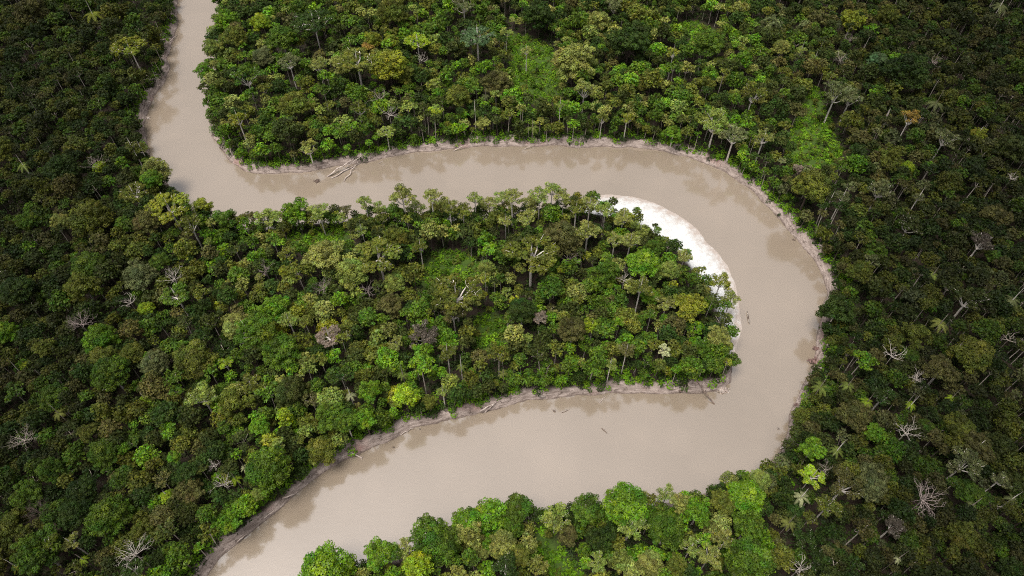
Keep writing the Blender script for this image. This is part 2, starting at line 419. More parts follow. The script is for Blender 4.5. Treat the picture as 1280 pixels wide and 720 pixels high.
PAL = {  # leaf colours of the kinds of tree
 'dark green': (.021,.038,.006), 'green': (.047,.083,.008), 'bright green': (.072,.140,.009), 'lime green': (.150,.212,.012),
 'olive': (.070,.081,.012), 'pale olive': (.138,.150,.034), 'olive brown': (.066,.064,.018), 'grey green': (.082,.093,.034), 'pale green': (.122,.156,.030), 'bluish green': (.050,.084,.032),
 'yellow green': (.132,.148,.015), 'ochre': (.185,.125,.026), 'pinkish': (.145,.112,.084), 'dull green': (.030,.039,.008), 'whitish green': (.29,.30,.15), 'lilac': (.058,.047,.036)}
CODE = dict(dg='dark green', g='green', bg='bright green', lg='lime green', o='olive', po='pale olive', ob='olive brown', gg='grey green', pg='pale green', ug='bluish green', yg='yellow green', oc='ochre', pk='pinkish', dl='dull green', w='whitish green', li='lilac')
FORMS = dict(D='dome', U='umbrella', A='airy', T='airy', L='lumpy', C='column', S='shrub', P='palm', B='bare', K='pole')
#@@HAND
HAND = """
213,210,32,D,po 192,227,24,D,bg 327,33,22,D,lg 393,32,50,U,dg 353,50,36,D,g 293,50,28,D,o 330,75,25,D,gg 310,103,40,A,g 368,133,34,D,o 300,155,25,T,yg
388,192,26,A,po 400,88,28,A,po 363,83,30,T,gg 425,83,25,L,po 257,93,22,L,bg 267,62,26,L,pg 281,27,25,L,bg 163,62,40,U,yg 117,20,26,P,yg 48,142,12,P,yg
22,117,14,P,gg 32,210,18,P,pg 78,213,36,D,dg 4,190,30,L,o 40,18,34,D,ob 120,207,22,B,pk 128,213,16,D,lg 153,223,14,B,gg 167,187,18,T,o 182,190,20,T,o
580,12,30,T,gg 522,55,30,U,lg 490,55,18,D,yg 467,52,20,D,yg 460,63,16,L,oc 490,17,34,D,o 447,80,50,U,o 487,87,40,D,yg 505,95,25,L,o 597,52,42,U,ug
633,45,18,A,pg 674,17,40,L,dg 658,68,16,T,po 717,80,48,D,po 730,117,32,A,po 620,103,34,D,ob 573,122,28,D,o 527,75,16,B,w 475,123,20,B,gg 487,143,20,B,w
543,147,20,A,lg 450,140,24,T,o 485,172,22,U,pg 604,158,18,L,po 700,137,12,T,pg 797,145,10,K,w 783,153,20,T,yg 752,152,18,T,o 840,73,18,T,yg 767,13,24,A,gg
747,30,25,D,po 787,52,50,L,dg 607,123,14,P,gg 594,143,16,P,g 665,168,20,P,pg 737,160,12,S,lg 833,183,24,L,bg 893,160,44,A,pg 916,176,36,A,gg 886,58,34,L,g
940,123,32,T,o 953,177,26,T,po 881,107,22,L,o 1050,75,16,B,gg 1043,123,36,T,gg 1061,128,34,A,gg 1135,153,26,T,oc 1103,155,10,K,w 1166,80,16,B,pk 1221,170,18,D,yg
1096,80,24,D,ug 1133,88,48,D,dg 1011,238,42,D,o 996,217,14,L,pk 1131,213,16,D,lg 1261,227,12,B,w 1066,27,30,L,yg 1110,20,28,L,o 1060,53,13,B,pk 1168,133,22,P,gg
1250,8,26,P,gg 975,65,20,D,po 1110,200,28,L,o 1000,67,14,T,pg 1016,80,14,T,pg 213,263,50,U,yg 170,247,34,U,o 187,280,32,D,ob 240,285,34,T,o 253,258,22,L,yg
117,277,44,D,o 113,337,36,D,g 103,357,42,L,o 35,280,26,L,g 177,347,36,D,gg 217,348,24,B,w 222,373,34,U,g 163,378,20,B,w 100,403,30,B,pk 128,425,36,D,bg
10,420,28,D,bg 133,453,36,D,o 167,445,28,D,o 195,457,30,D,gg 245,453,46,D,o 323,417,46,D,g 298,410,32,D,po 353,440,42,D,g 143,472,42,D,g 40,463,14,D,lg
183,388,20,D,lg 345,387,36,L,bg 407,323,44,L,po 405,362,22,B,pk 413,425,30,U,pk 363,405,28,T,pg 285,460,20,A,lg 337,278,36,A,pg 370,267,30,L,bg 400,270,30,A,pg
317,267,22,A,ob 283,275,26,L,g 357,343,14,D,yg 333,340,18,B,pk 60,437,26,L,o 77,280,24,L,po 664,323,62,U,o 474,323,54,U,o 570,372,62,U,o 567,397,34,A,ob
702,298,46,D,ob 712,323,22,B,pk 495,303,30,D,o 494,357,26,D,pg 454,295,18,T,pg 460,365,20,B,pk 490,385,30,L,ob 497,433,24,A,po 530,443,30,L,bg 560,447,26,T,o
432,423,12,B,w 530,423,40,A,li 608,338,20,D,pg 526,314,22,T,o 607,353,14,T,yg 632,283,20,T,po 579,268,28,A,o 660,278,30,A,po 755,340,36,L,g 734,295,32,T,po
740,410,22,L,lg 652,392,32,D,dg 674,403,22,A,pk 800,363,32,T,o 812,373,22,D,bg 837,342,24,D,pg 832,383,28,A,po 830,442,20,A,w 782,443,24,T,ob 762,460,20,T,pg
780,350,16,B,w 715,413,32,D,ob 629,470,14,P,po 504,470,16,P,pg 577,463,14,P,pg 594,253,22,T,pg 562,262,26,T,o 640,252,30,T,po 674,252,30,T,pg 704,252,26,T,po
720,264,24,T,o 737,260,24,T,po 756,268,24,T,pg 778,278,24,T,po 800,290,24,L,pg 818,310,26,L,g 504,252,36,T,po 540,253,30,T,po 457,257,22,T,pg 434,260,18,A,ob
494,268,22,L,g 787,307,28,T,po 768,305,24,T,po 900,355,28,A,yg 914,374,26,A,po 854,326,24,A,po 918,453,20,L,g 896,425,30,L,po 877,435,26,L,g 1050,252,20,T,gg
1146,250,16,T,gg 1036,254,14,T,dl 1046,390,42,L,dg 1073,343,28,D,o 1093,318,30,L,g 1163,347,20,P,pg 1173,407,24,P,po 1115,445,26,B,w 1258,427,22,B,gg 1215,443,44,D,o
1176,463,40,L,ob 1140,423,34,L,o 1240,323,18,D,g 1261,380,22,P,gg 1146,473,20,B,w 1223,308,32,A,li 1243,270,34,L,ob 1136,447,20,D,g 1190,443,14,P,gg 168,692,38,B,po
32,550,32,B,ob 360,527,24,C,lg 327,535,28,L,bg 158,563,14,D,bg 222,575,16,D,bg 67,592,28,D,g 103,617,34,D,dg 140,645,44,D,g 213,623,18,D,lg 92,680,26,A,po
280,605,22,B,w 267,583,18,B,w 297,602,14,P,lg 308,587,12,P,w 113,543,24,L,o 337,587,50,D,g 255,500,40,A,pg 415,525,36,L,g 185,503,14,D,lg 77,520,16,P,po
50,640,30,B,dg 108,702,12,P,lg 125,667,12,P,lg 25,710,16,P,yg 170,715,26,U,dg 403,710,62,D,bg 325,620,18,D,pg 293,663,32,L,bg 537,660,48,D,g 580,637,36,D,bg
612,641,42,D,bg 647,636,34,D,g 587,670,34,L,po 627,682,34,D,po 647,697,26,D,o 600,695,22,L,po 560,682,34,L,g 505,680,30,A,po 475,694,38,L,bg 524,712,34,D,lg
694,650,40,A,pg 735,638,36,D,g 780,632,50,D,bg 830,612,28,A,pg 787,662,42,A,pg 832,664,42,D,g 710,673,24,L,ob 747,707,30,A,pg 774,703,30,L,pg 812,707,32,D,po
842,710,28,L,o 852,632,26,L,po 750,677,34,L,dg 642,662,26,L,g 464,493,28,L,bg 507,497,32,L,lg 440,500,14,P,w 537,505,18,L,o 554,493,18,A,pg 457,527,26,L,bg
434,530,28,D,g 933,622,42,D,bg 948,604,26,D,pg 901,630,28,D,o 1013,598,30,U,lg 1013,565,28,L,bg 1093,545,26,L,bg 1030,588,18,B,gg 1000,623,22,P,w 983,657,20,P,po
1133,540,26,B,w 1156,623,42,B,pk 1053,611,48,A,ob 1083,613,32,D,gg 1030,637,36,A,o 1200,673,34,D,o 1246,603,26,A,gg 1110,663,32,A,li 1120,700,14,P,w 1000,710,26,B,w
906,677,28,A,po 863,685,28,A,pg 886,697,34,A,po 933,702,50,D,g 1056,487,18,P,pg 1080,507,18,P,lg 1135,510,16,P,lg 1185,502,14,P,lg 1023,487,22,P,pg 1043,567,18,P,pg
993,520,22,L,o 1066,523,36,D,ob 1190,550,30,L,o 1220,560,40,L,ob 1153,537,18,D,g 1260,627,18,P,gg 1210,635,16,P,gg 933,660,36,L,g 873,640,36,L,bg 520,247,26,A,pg 550,246,24,L,po 610,245,28,A,po 626,242,24,T,pg 657,242,26,A,po 690,242,26,T,pg 475,264,22,A,pg 200,330,22,D,g
"""
#@@END
COLW = {'B': {'w': BARK_WHITE, 'pk': BARK_PINK, 'gg': BARK_GREY, 'po': BARK_WHITE, 'ob': BARK_GREY, 'dg': BARK_DARK}}
hand = []
for tok in HAND.split():
    u, v, d, f, c = tok.split(','); hand.append((float(u), float(v), float(d), f, CODE[c]))

class Tree: pass
trees = []
cell = {}
def put(t):
    trees.append(t); cell.setdefault((int(t.x//8), int(t.y//8)), []).append(t)
def near(x, y, r=2):
    i, j = int(x//8), int(y//8)
    for a in range(i-r, i+r+1):
        for b_ in range(j-r, j+r+1):
            yield from cell.get((a, b_), ())
def to_land(x, y, dmin):
    for _ in range(40):
        d = samp(Dg, x, y)
        if d >= dmin: break
        gxx = samp(Dg, x+3, y)-samp(Dg, x-3, y); gyy = samp(Dg, x, y+3)-samp(Dg, x, y-3); l = math.hypot(gxx, gyy) or 1
        x += gxx/l*1.2; y += gyy/l*1.2
    return x, y
R7 = random.Random(11)
for (u, v, d, f, cname) in hand:
    t = Tree(); t.u, t.v, t.d, t.f, t.col, t.hand = u, v, d, f, cname, True
    t.form = FORMS[f]
    _, _, dep = at(u, v, 15)
    r = d/2*dep/F
    lift = {'T': 4, 'U': 2.5, 'P': 1.5, 'B': 2, 'K': -3, 'S': -8}.get(f, 0)
    zc = 9.5+.85*r+lift+R7.uniform(-1, 1)
    hz = zc+(1.2 if f in 'UATBK' else .3*r); x, y, _ = at(u, v, hz)
    if samp(Dg, x, y) < 2.5: zc -= 3.5; hz = zc+(1.2 if f in 'UATBK' else .3*r); x, y, _ = at(u, v, hz)
    x, y = to_land(x, y, 1.6)
    t.x, t.y, t.r, t.zc = x, y, r*1.06, zc
    put(t)

# the rest of the canopy, packed round the ones above
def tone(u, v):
    """leaf colours by region; the darker mixes at both sides also imitate the vignette"""
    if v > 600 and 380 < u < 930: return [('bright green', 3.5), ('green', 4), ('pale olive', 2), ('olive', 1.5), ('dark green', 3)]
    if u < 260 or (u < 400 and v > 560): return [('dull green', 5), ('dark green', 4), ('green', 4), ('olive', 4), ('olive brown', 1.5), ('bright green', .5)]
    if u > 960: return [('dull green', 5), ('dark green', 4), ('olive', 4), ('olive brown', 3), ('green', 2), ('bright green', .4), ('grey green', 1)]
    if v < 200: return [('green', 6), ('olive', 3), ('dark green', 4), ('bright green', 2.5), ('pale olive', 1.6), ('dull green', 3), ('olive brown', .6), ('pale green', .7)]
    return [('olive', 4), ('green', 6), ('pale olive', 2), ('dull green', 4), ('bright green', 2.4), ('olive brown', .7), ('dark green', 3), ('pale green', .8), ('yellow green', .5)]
def pick(w):
    s = sum(b_ for _, b_ in w); q = R7.random()*s
    for a, b_ in w:
        q -= b_
        if q <= 0: return a
    return w[-1][0]
def try_put(x, y, r, over):
    if samp(Dg, x, y) < 1.8+.2*r or samp(Cg, x, y) > .35 or samp(Sg, x, y) > .45: return False
    for o in near(x, y, 3):
        dd = math.hypot(o.x-x, o.y-y); ro = o.r*(.55 if o.form in ('palm', 'bare', 'pole') else 1)
        if dd < over*(r+ro): return False
    return True
def land_side(x, y):
    gxx = samp(Dg, x+4, y)-samp(Dg, x-4, y); gyy = samp(Dg, x, y+4)-samp(Dg, x, y-4); l = math.hypot(gxx, gyy) or 1
    return gyy/l
def add(xx, yy, r, q, zc=None):
    t = Tree(); t.x, t.y, t.r, t.hand = xx, yy, r, False
    u, v, dep = pix(xx, yy, 16); t.u, t.v, t.d = u, v, 2*r*F/dep
    t.f = 'D' if q < .40 else 'L' if q < .70 else 'A' if q < .82 else 'T' if q < .9 else 'U' if q < .94 else 'C' if q < .96 else 'D'
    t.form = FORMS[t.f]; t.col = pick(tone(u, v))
    t.zc = zc or max(4, 6.6+1.1*r+R7.gauss(0, 1.9)+(3 if t.f == 'T' else 0))
    put(t); return t
def screens(x, y, zc, r):
    """would this crown rise right before a clearing?"""
    for q in (0, .8):
        k = (zc+q*r-3)/(CAMH-zc-q*r)
        if samp(Cg, x*(1+k), y*(1+k)) > .45: return True
        k = (zc+q*r-1.5)/(CAMH-zc-q*r)
        if max(samp(Og, x*(1+k)+q*r*c_, y*(1+k)) for c_ in (0, -.6, .6)) > .5: return True
    return False
# a thicket hangs over the water on the banks whose trees grow on the near side of it
bl = [a+(b_-a)*k/3 for pl in (west, east) for a, b_ in zip(pl[:-1], pl[1:]) for k in range(3) if 20 < a[1] < 600]
for (px_, py_) in bl:
    for _ in range(3):
        xx, yy = to_land(px_+R7.gauss(0, .6), py_+R7.gauss(0, .6), R7.uniform(1.2, 9)); r = R7.uniform(1.8, 3.6)
        if land_side(xx, yy) > -.25 or samp(Sg, xx, yy) > .4 or samp(Cg, xx, yy) > .4: continue
        if any(math.hypot(o_.x-xx, o_.y-yy) < .5*(r+min(o_.r, 3.5)) and abs(o_.zc-7) < 5 for o_ in near(xx, yy, 1)): continue
        zz = R7.uniform(4, 9.5)
        if not screens(xx, yy, zz, r): add(xx, yy, r, R7.random()*.86, zz)
for cpoly in CLEAR:
    lo, hi = cpoly.min(0), cpoly.max(0)
    for _ in range(int((hi-lo).prod()/40)):
        xx, yy = R7.uniform(lo[0], hi[0]), R7.uniform(lo[1], hi[1])
        if samp(Cg, xx, yy) < .4 or samp(Dg, xx, yy) < 3 or R7.random() < .65: continue
        t = add(xx, yy, R7.uniform(1.1, 2.0), .5, R7.uniform(1.5, 4)); t.col = R7.choice(['bright green', 'green', 'olive', 'lime green', 'dull green'])
passes = [(5.8, 8.0, 330, .78), (3.9, 5.6, 3000, .70), (2.7, 3.9, 28000, .64), (1.8, 2.7, 42000, .62)]
for (ra, rb, tries, over) in passes:
    for _ in range(tries):
        v = R7.uniform(-70, 800); 
        # spread evenly over the ground rather than over the picture
        yy = R7.uniform(40, 590); half = max(245, (yy*cp+CAMH*sp)/F*640*1.12+12)
        xx = R7.uniform(-half, half); r = R7.uniform(ra, rb)
        if not try_put(xx, yy, r, over): continue
        if screens(xx, yy, 6.6+1.1*r, r): continue
        t = add(xx, yy, r, R7.random())
        if samp(Dg, xx, yy) < 5: t.zc = max(3, t.zc*.8)
vis = [t for t in trees if not t.hand and -5 < t.u < 1285 and 5 < t.v < 715]
n_ind = sum(1 for t in trees if t.form not in ('palm', 'bare', 'pole'))-len([t for t in trees if not t.hand])
extra = sorted(vis, key=lambda t: -t.d)[:max(0, 296-n_ind)]
solo = [t for t in trees if t.hand]+extra
ids = set(map(id, solo)); mass = [t for t in trees if id(t) not in ids]
print('TREES', len(trees), 'alone', len(solo), 'broadleaf by hand', n_ind, 'mass', len(mass))

# ------------------------------------------------------------------ labels
#@@LABELS
FORMW = {'D': 'domed', 'U': 'umbrella-shaped', 'A': 'airy thin-leaved', 'T': 'tall pale-trunked', 'L': 'lumpy-crowned', 'C': 'narrow column', 'S': 'bushy', 'P': 'palm', 'B': 'leafless', 'K': 'branchless'}
LM = {  # trees and places others are named by: (u, v): (how others call it, its own label)
 (168,692): ('the starburst leafless tree', 'whitish leafless tree with a round starburst of branches, near the lower bank'),
 (403,710): ('the lone bright dome at the shore', 'broad bright green domed tree alone at the near shore'),
 (360,527): ('the lime column tree', 'yellowish lime tree with a narrow upright column crown above the lower bank'),
 (664,323): ('the white-limbed umbrella tree', 'wide olive umbrella tree showing white limbs and a white trunk, mid peninsula'),
 (474,323): ('the flat olive umbrella tree', 'flat olive umbrella tree at the peninsula neck, widest crown on its side'),
 (570,372): ('the huge branchy olive tree', 'huge olive tree with many white branches showing through, beside the peninsula clearing'),
 (393,32): ('the dark green umbrella tree', 'dark green flat umbrella tree beyond the river, widest of its bank'),
 (522,55): ('the yellowish lime umbrella tree', 'vivid yellowish lime umbrella tree among darker crowns across the river'),
 (597,52): ('the bluish umbrella tree', 'bluish green umbrella tree with pale limbs beside the far clearing'),
 (717,80): ('the big pale dome by the far clearing', 'big pale olive domed tree standing against the far clearing'),
 (893,160): ('the white-branched tree by the far bank', 'pale green airy tree with spreading white branches on the outer bank'),
 (1135,153): ('the ochre tree', 'ochre yellow tree with a slanting white trunk in dark forest'),
 (1166,80): ('the pinkish bare tree', 'pinkish white bare tree with a long trunk in the far dark forest'),
 (1043,123): ('the tall grey-green tree above the side clearing', 'tall grey green tree with a white trunk above the side clearing'),
 (1011,238): ('the olive dome above the outer bank', 'large smooth olive dome tree above the outer bank of the bend'),
 (213,210): ('the pale dome at the first bend', 'pale olive domed tree leaning out over the first river bend'),
 (213,263): ('the yellow-green umbrella tree', 'wide yellow green umbrella tree with pale limbs behind the first bend'),
 (323,417): ('the big two-lobed green dome', 'big green domed tree, touching a paler dome on its side'),
 (405,362): ('the pinkish bare crown', 'pinkish white bare tree with a dense tangle of twigs near the peninsula neck'),
 (217,348): ('the forked bare white tree', 'bare white tree with forked branches in the dark western forest'),
 (100,403): ('the wide pinkish bare tree', 'wide pinkish grey bare tree in the dark western forest'),
 (128,425): ('the bright green dome in the west', 'bright green domed tree, brightest crown of the western forest'),
 (245,453): ('the big olive dome', 'big rounded olive dome tree southwest of the peninsula neck'),
 (830,442): ('the whitish flowering tree', 'small tree with whitish green tufts near the peninsula tip'),
 (740,410): ('the vivid lime tree', 'vivid lime green lumpy tree in the middle of the peninsula'),
 (914,374): ('the thin tree over the sand', 'thin-leaved pale olive tree standing over the white sand bar'),
 (1156,623): ('the wide bare tree', 'wide bare tree with curling pinkish white branches in the eastern forest'),
 (1013,598): ('the flat lime tree', 'flat lime green umbrella tree near the lower outer bank'),
 (1000,623): ('the silvery palm', 'silvery white fronded palm below the flat lime tree'),
 (1110,663): ('the lilac tree', 'lilac brown airy tree in the dark eastern forest'),
 (735,638): ('the round green shore tree', 'round green domed tree at the near shore, pale trunk below'),
 (780,632): ('the big bright shore tree', 'big bright green domed tree, broadest of the near shore'),
 (694,650): ('the airy shore tree', 'pale green airy tree with white twigs beside the near shore clearing'),
 (1115,445): ('the slanting bare white tree', 'bare white tree with slanting branches inland of the outer bank'),
 (1223,308): ('the dusky lilac tree', 'dusky lilac airy tree in the eastern forest, far from the river'),
 (933,622): ('the bright tree at the lower bend', 'bright green domed tree at the lower end of the outer bank'),
 (1046,390): ('the dark tree over the outer bank', 'dark green lumpy tree overhanging the outer bank of the bend'),
 (530,423): ('the dark twiggy peninsula tree', 'dark lilac twiggy tree in the peninsula, thinnest foliage there'),
 (32,550): ('the brown bare tree', 'brownish grey bare tree near the western edge of the forest'),
 (78,213): ('the dark dome in the west', 'dark green domed tree west of the first river bend'),
 (35,280): ('the green lumpy western tree', 'green lumpy-crowned tree at the western edge of the view'),
 (163,62): ('the umbrella tree by the log jam', 'yellow green umbrella tree with slanting white trunk above the log jam'),
 (337,278): ('the pale airy neck tree', 'pale green airy tree at the water by the peninsula neck, furthest upstream pair'),
 (1133,88): ('the big dark dome', 'big dark green dome tree in the far eastern forest'),
 (1215,443): ('the eastern olive dome', 'large olive dome tree deep in the eastern forest'),
 (140,645): ('the big green dome in the southwest', 'big green domed tree in the southwestern forest'),
 (1200,673): ('the lone olive dome in the southeast', 'rounded olive dome tree in the southeastern forest'),
 (800,363): ('the branchy olive peninsula tree', 'tall olive tree with pale forked limbs near the peninsula tip'),
 (837,342): ('the pale dome near the sand', 'pale green domed tree behind the white sand bar'),
 (933,702): ('the big green southern dome', 'big green domed tree at the southern end of the near shore forest'),
 (1016,80): ('the slender pale tree in the east', 'slender pale green tall tree above the side clearing, thinnest crown there'),
}
PLACES = {(660,95): 'the far clearing', (1018,180): 'the side clearing', (560,348): 'the upper peninsula clearing', (614,415): 'the lower peninsula clearing', (690,700): 'the near shore clearing',
 (190,100): 'the log jam', (430,212): 'the white fallen trunks', (395,300): 'the grassy neck shore', (830,260): 'the white sand bar', (900,485): 'the fallen log at the tip', (435,565): 'the rooted log', (1020,450): 'the red debris', (856,38): 'the small far clearing', (352,396): 'the small western clearing'}
used = set()
def octant(du, dv):
    a = math.degrees(math.atan2(-dv, du)) % 360
    return ['right of', 'above and right of', 'above', 'above and left of', 'left of', 'below and left of', 'below', 'below and right of'][int((a+22.5)//45) % 8]
def make_label(t):
    k = (int(t.u), int(t.v))
    if t.hand and k in LM: used.add(LM[k][1]); return LM[k][1]
    size = 'small' if t.d < 19 else 'large' if t.d > 35 else 'mid-sized'
    noun = 'palm' if t.f == 'P' else 'trunk' if t.f == 'K' else 'tree'
    col = {'whitish green': 'whitish', 'pale olive': 'whitish' if t.f == 'B' else 'pale olive', 'grey green': 'grey' if t.f == 'B' else 'grey green', 'olive brown': 'brown' if t.f == 'B' else 'olive brown', 'dark green': 'dark' if t.f == 'B' else 'dark green', 'pinkish': 'pinkish'}.get(t.col, t.col)
    fw = FORMW[t.f] if t.f != 'P' else 'star-shaped'
    marks = [(math.hypot(a-t.u, b_-t.v), a, b_, n[0]) for (a, b_), n in LM.items()]+[(math.hypot(a-t.u, b_-t.v)*.9, a, b_, n) for (a, b_), n in PLACES.items()]
    for adv in ('', 'well '):
        for (dd, a, b_, n) in sorted(marks)[:9]:
            if dd < 1: continue
            w = 'just ' if dd < 45 else '' if dd < 110 else 'well '
            s = f"{size} {col} {fw} {noun} {w}{octant(t.u-a, t.v-b_)} {n}"
            if s not in used and len(s.replace('-', ' ').split()) <= 18 and len(s.split()) <= 16:
                used.add(s); return s
    s = f"{size} {col} {fw} {noun} in the forest"; used.add(s); return s
for t in solo:
    if (int(t.u), int(t.v)) in LM: make_label(t)

# ------------------------------------------------------------------ trees that are things of their own
GROUP = {'palm': 'palms in the forest', 'bare': 'leafless trees in the forest', 'pole': 'bare standing trunks'}
NAME = {'dome': 'domed_tree', 'umbrella': 'umbrella_tree', 'airy': 'airy_tree', 'lumpy': 'broadleaf_tree', 'column': 'column_tree', 'shrub': 'bush', 'palm': 'palm_tree', 'bare': 'bare_tree', 'pole': 'dead_trunk'}
def side_vignette(t):
    """vignette put into the leaf colour: lighter mid frame, darker to both sides"""
    q = min(1, max(0, (abs(t.u-(600 if t.v > 240 else 650))-290)/290)); return 1.32-(.90 if t.u > 640 else .80)*q*q*(3-2*q)  # shade of the frame's sides painted as darker leaves
R5 = random.Random(5)
def build_tree(t, i):
    z = samp(Zg, t.x, t.y)-.3
    e = bpy.data.objects.new(NAME[t.form], None); C.objects.link(e); e.empty_display_size = 2
    e.location = (t.x, t.y, z); rz = R5.random()*6.28; e.rotation_euler = (0, 0, rz)
    tag(e, make_label(t), 'palm tree' if t.form == 'palm' else 'dead tree' if t.form in ('bare', 'pole') else 'tree', GROUP.get(t.form, 'broadleaf trees of the rainforest'))
    r = t.r
    if t.form == 'pole':
        link('trunk', trunk_data(BARK_WHITE, 6), e, (0,0,0), 0, (.38, .38, t.zc+3)); return e
    if t.form == 'bare':
        bark = COLW['B'].get({v: k for k, v in CODE.items()}[t.col], BARK_WHITE); k = 4+i % 2 if t.d >= 30 or (t.u, t.v) == (405, 362) else i % 4
        r *= .8 if k > 3 else .95
        for j in range(len(BARE[k])): link('branch', bare_data(k, j, bark), e, (0, 0, t.zc), 0, (r, r, r*.8))
        link('trunk', trunk_data(bark, i % 5), e, (0,0,0), 0, (.026*r, .026*r, t.zc-.70*r)); return e
    bark = BARK_PALE if t.f in 'UAT' or R5.random() < .25 else BARK_DARK
    if t.form == 'palm':
        o = link('crown', PALM[i % 4], e, (0, 0, t.zc), 0, (r, r, r)); o['tint'] = PAL[t.col]
        link('trunk', trunk_data(BARK_GREY if i % 3 else BARK_PALE, i % 5), e, (0,0,0), 0, (.13, .13, t.zc)); return e
    k = i % NV[t.form]; ks = R5.uniform(.85, 1.15)
    fl = 1.0 if t.form != 'column' else .9
    o = link('crown', CR[t.form, k], e, (0, 0, t.zc), 0, (r, r, r*ks*fl))
    g_ = R5.uniform(.85, 1.15)*(.40+.60*side_vignette(t)); o['tint'] = tuple(c*g_ for c in PAL[t.col])
    for j in range(len(LIMB[t.form, k]) if t.f in 'UAT' or r > 6.5 else 0):
        link('limb', limb_data(t.form, k, j, bark), e, (0, 0, t.zc), 0, (r, r, r*ks))
    tr = .024*r+.08
    link('trunk', trunk_data(bark, i % 5), e, (0,0,0), 0, (tr, tr, max(1, t.zc-FORK[t.form]*r*ks+.2)))
    return e
for i, t in enumerate(solo): build_tree(t, i)

# ------------------------------------------------------------------ the rest of the forest: one mass
LOD = {}
for form in ('dome', 'umbrella', 'airy', 'lumpy', 'column'):
    for lv, q in enumerate((5.2, 7.0, 9.5)):
        for k in range(4):
            A, Vr, _ = crown_geo(form, 900+31*k+lv*7+len(form), 1/q*(1.25 if form == 'column' else 1.0), .68)
            LOD[form, lv, k] = (A, Vr)
buckets = {}
for t in mass:
    _, _, dep = pix(t.x, t.y, 15)
    q = t.r/(dep*.0021); lv = 0 if q < 6 else 1 if q < 8.2 else 2
    buckets.setdefault((t.form, lv, R5.randrange(4)), []).append(t)
VV, VA, TA, MI = [], [], [], []
for key, ts in buckets.items():
    A, Vr = LOD[key]; n = len(A)
    for t in ts:
        a = R5.random()*6.283; c_, s_ = math.cos(a), math.sin(a); ks = R5.uniform(.85, 1.2)
        X = A[..., 0]*c_-A[..., 1]*s_; Y = A[..., 0]*s_+A[..., 1]*c_
        z = samp(Zg, t.x, t.y)+t.zc
        VV.append(np.stack([X*t.r+t.x, Y*t.r+t.y, A[..., 2]*t.r*ks+z], -1).reshape(-1, 3).astype(np.float32))
        g_ = R5.uniform(.7, 1.2)*side_vignette(t); h = R5.gauss(0, .035)
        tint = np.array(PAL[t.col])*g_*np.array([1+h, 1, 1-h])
        TA.append(np.broadcast_to(np.array([*tint, 1], np.float32), (n, 4))); VA.append(np.concatenate([Vr, np.ones((n, 1))], 1).astype(np.float32)); MI.append(np.zeros(n, np.int32))
        # trunk and a few limbs
        zb = samp(Zg, t.x, t.y)-.3; zt = z-.2*t.r; rt = .022*t.r+.08
        ang = np.arange(5)*2*PI/5; rb = np.stack([np.cos(ang), np.sin(ang)], 1); quads = []
        ox, oy = R5.gauss(0, .5), R5.gauss(0, .5)
        for j in range(5):
            p, q_ = rb[j]*rt*1.3, rb[(j+1) % 5]*rt*1.3
            quads.append([[t.x+ox+p[0], t.y+oy+p[1], zb], [t.x+ox+q_[0], t.y+oy+q_[1], zb], [t.x+q_[0]*.6, t.y+q_[1]*.6, zt], [t.x+p[0]*.6, t.y+p[1]*.6, zt]])
        if t.form in ('airy', 'umbrella'):
            for j in range(4):
                b2 = j*1.6+R5.random(); ex, ey = math.cos(b2)*.6*t.r, math.sin(b2)*.6*t.r; zz = z-.4*t.r; ze = z+.18*t.r
                for (wx, wy, wz) in ((-math.sin(b2), math.cos(b2), 0), (0, 0, 1)):
                    w0, w1 = .035*t.r, .015*t.r
                    quads.append([[t.x-wx*w0, t.y-wy*w0, zz-wz*w0], [t.x+wx*w0, t.y+wy*w0, zz+wz*w0], [t.x+ex+wx*w1, t.y+ey+wy*w1, ze+wz*w1], [t.x+ex-wx*w1, t.y+ey-wy*w1, ze-wz*w1]])
        quads = np.array(quads, np.float32); m_ = len(quads)
        bc = (.36,.31,.26) if (t.form in ('airy', 'umbrella') or R5.random() < .2) else (.075,.056,.045)
        VV.append(quads.reshape(-1, 3)); TA.append(np.broadcast_to(np.array([*bc, 1], np.float32), (m_, 4))); VA.append(np.broadcast_to(np.array([1,.5,1,1], np.float32), (m_, 4))); MI.append(np.ones(m_, np.int32))
V = np.concatenate(VV); nq = len(V)//4
print('MASS QUADS', nq)
m, nt, ns, L = mat('bark_of_the_forest')
a = N(nt, 'ShaderNodeAttribute', attribute_name='tint'); p = N(nt, 'ShaderNodeBsdfPrincipled'); p.inputs['Roughness'].default_value = .85
L.new(a.outputs['Color'], p.inputs['Base Color']); o = N(nt, 'ShaderNodeOutputMaterial'); L.new(p.outputs[0], o.inputs[0])
me = mesh_from('forest', V, np.arange(nq*4).reshape(nq, 4), [FOL_GEO, m], np.concatenate(MI), {
    'tint': ('FLOAT_COLOR', 'FACE', np.concatenate(TA)), 'var': ('FLOAT_COLOR', 'FACE', np.concatenate(VA))})
tag(link('forest', me), 'dense rainforest canopy of countless smaller green crowns filling both banks', 'forest', None, 'stuff')

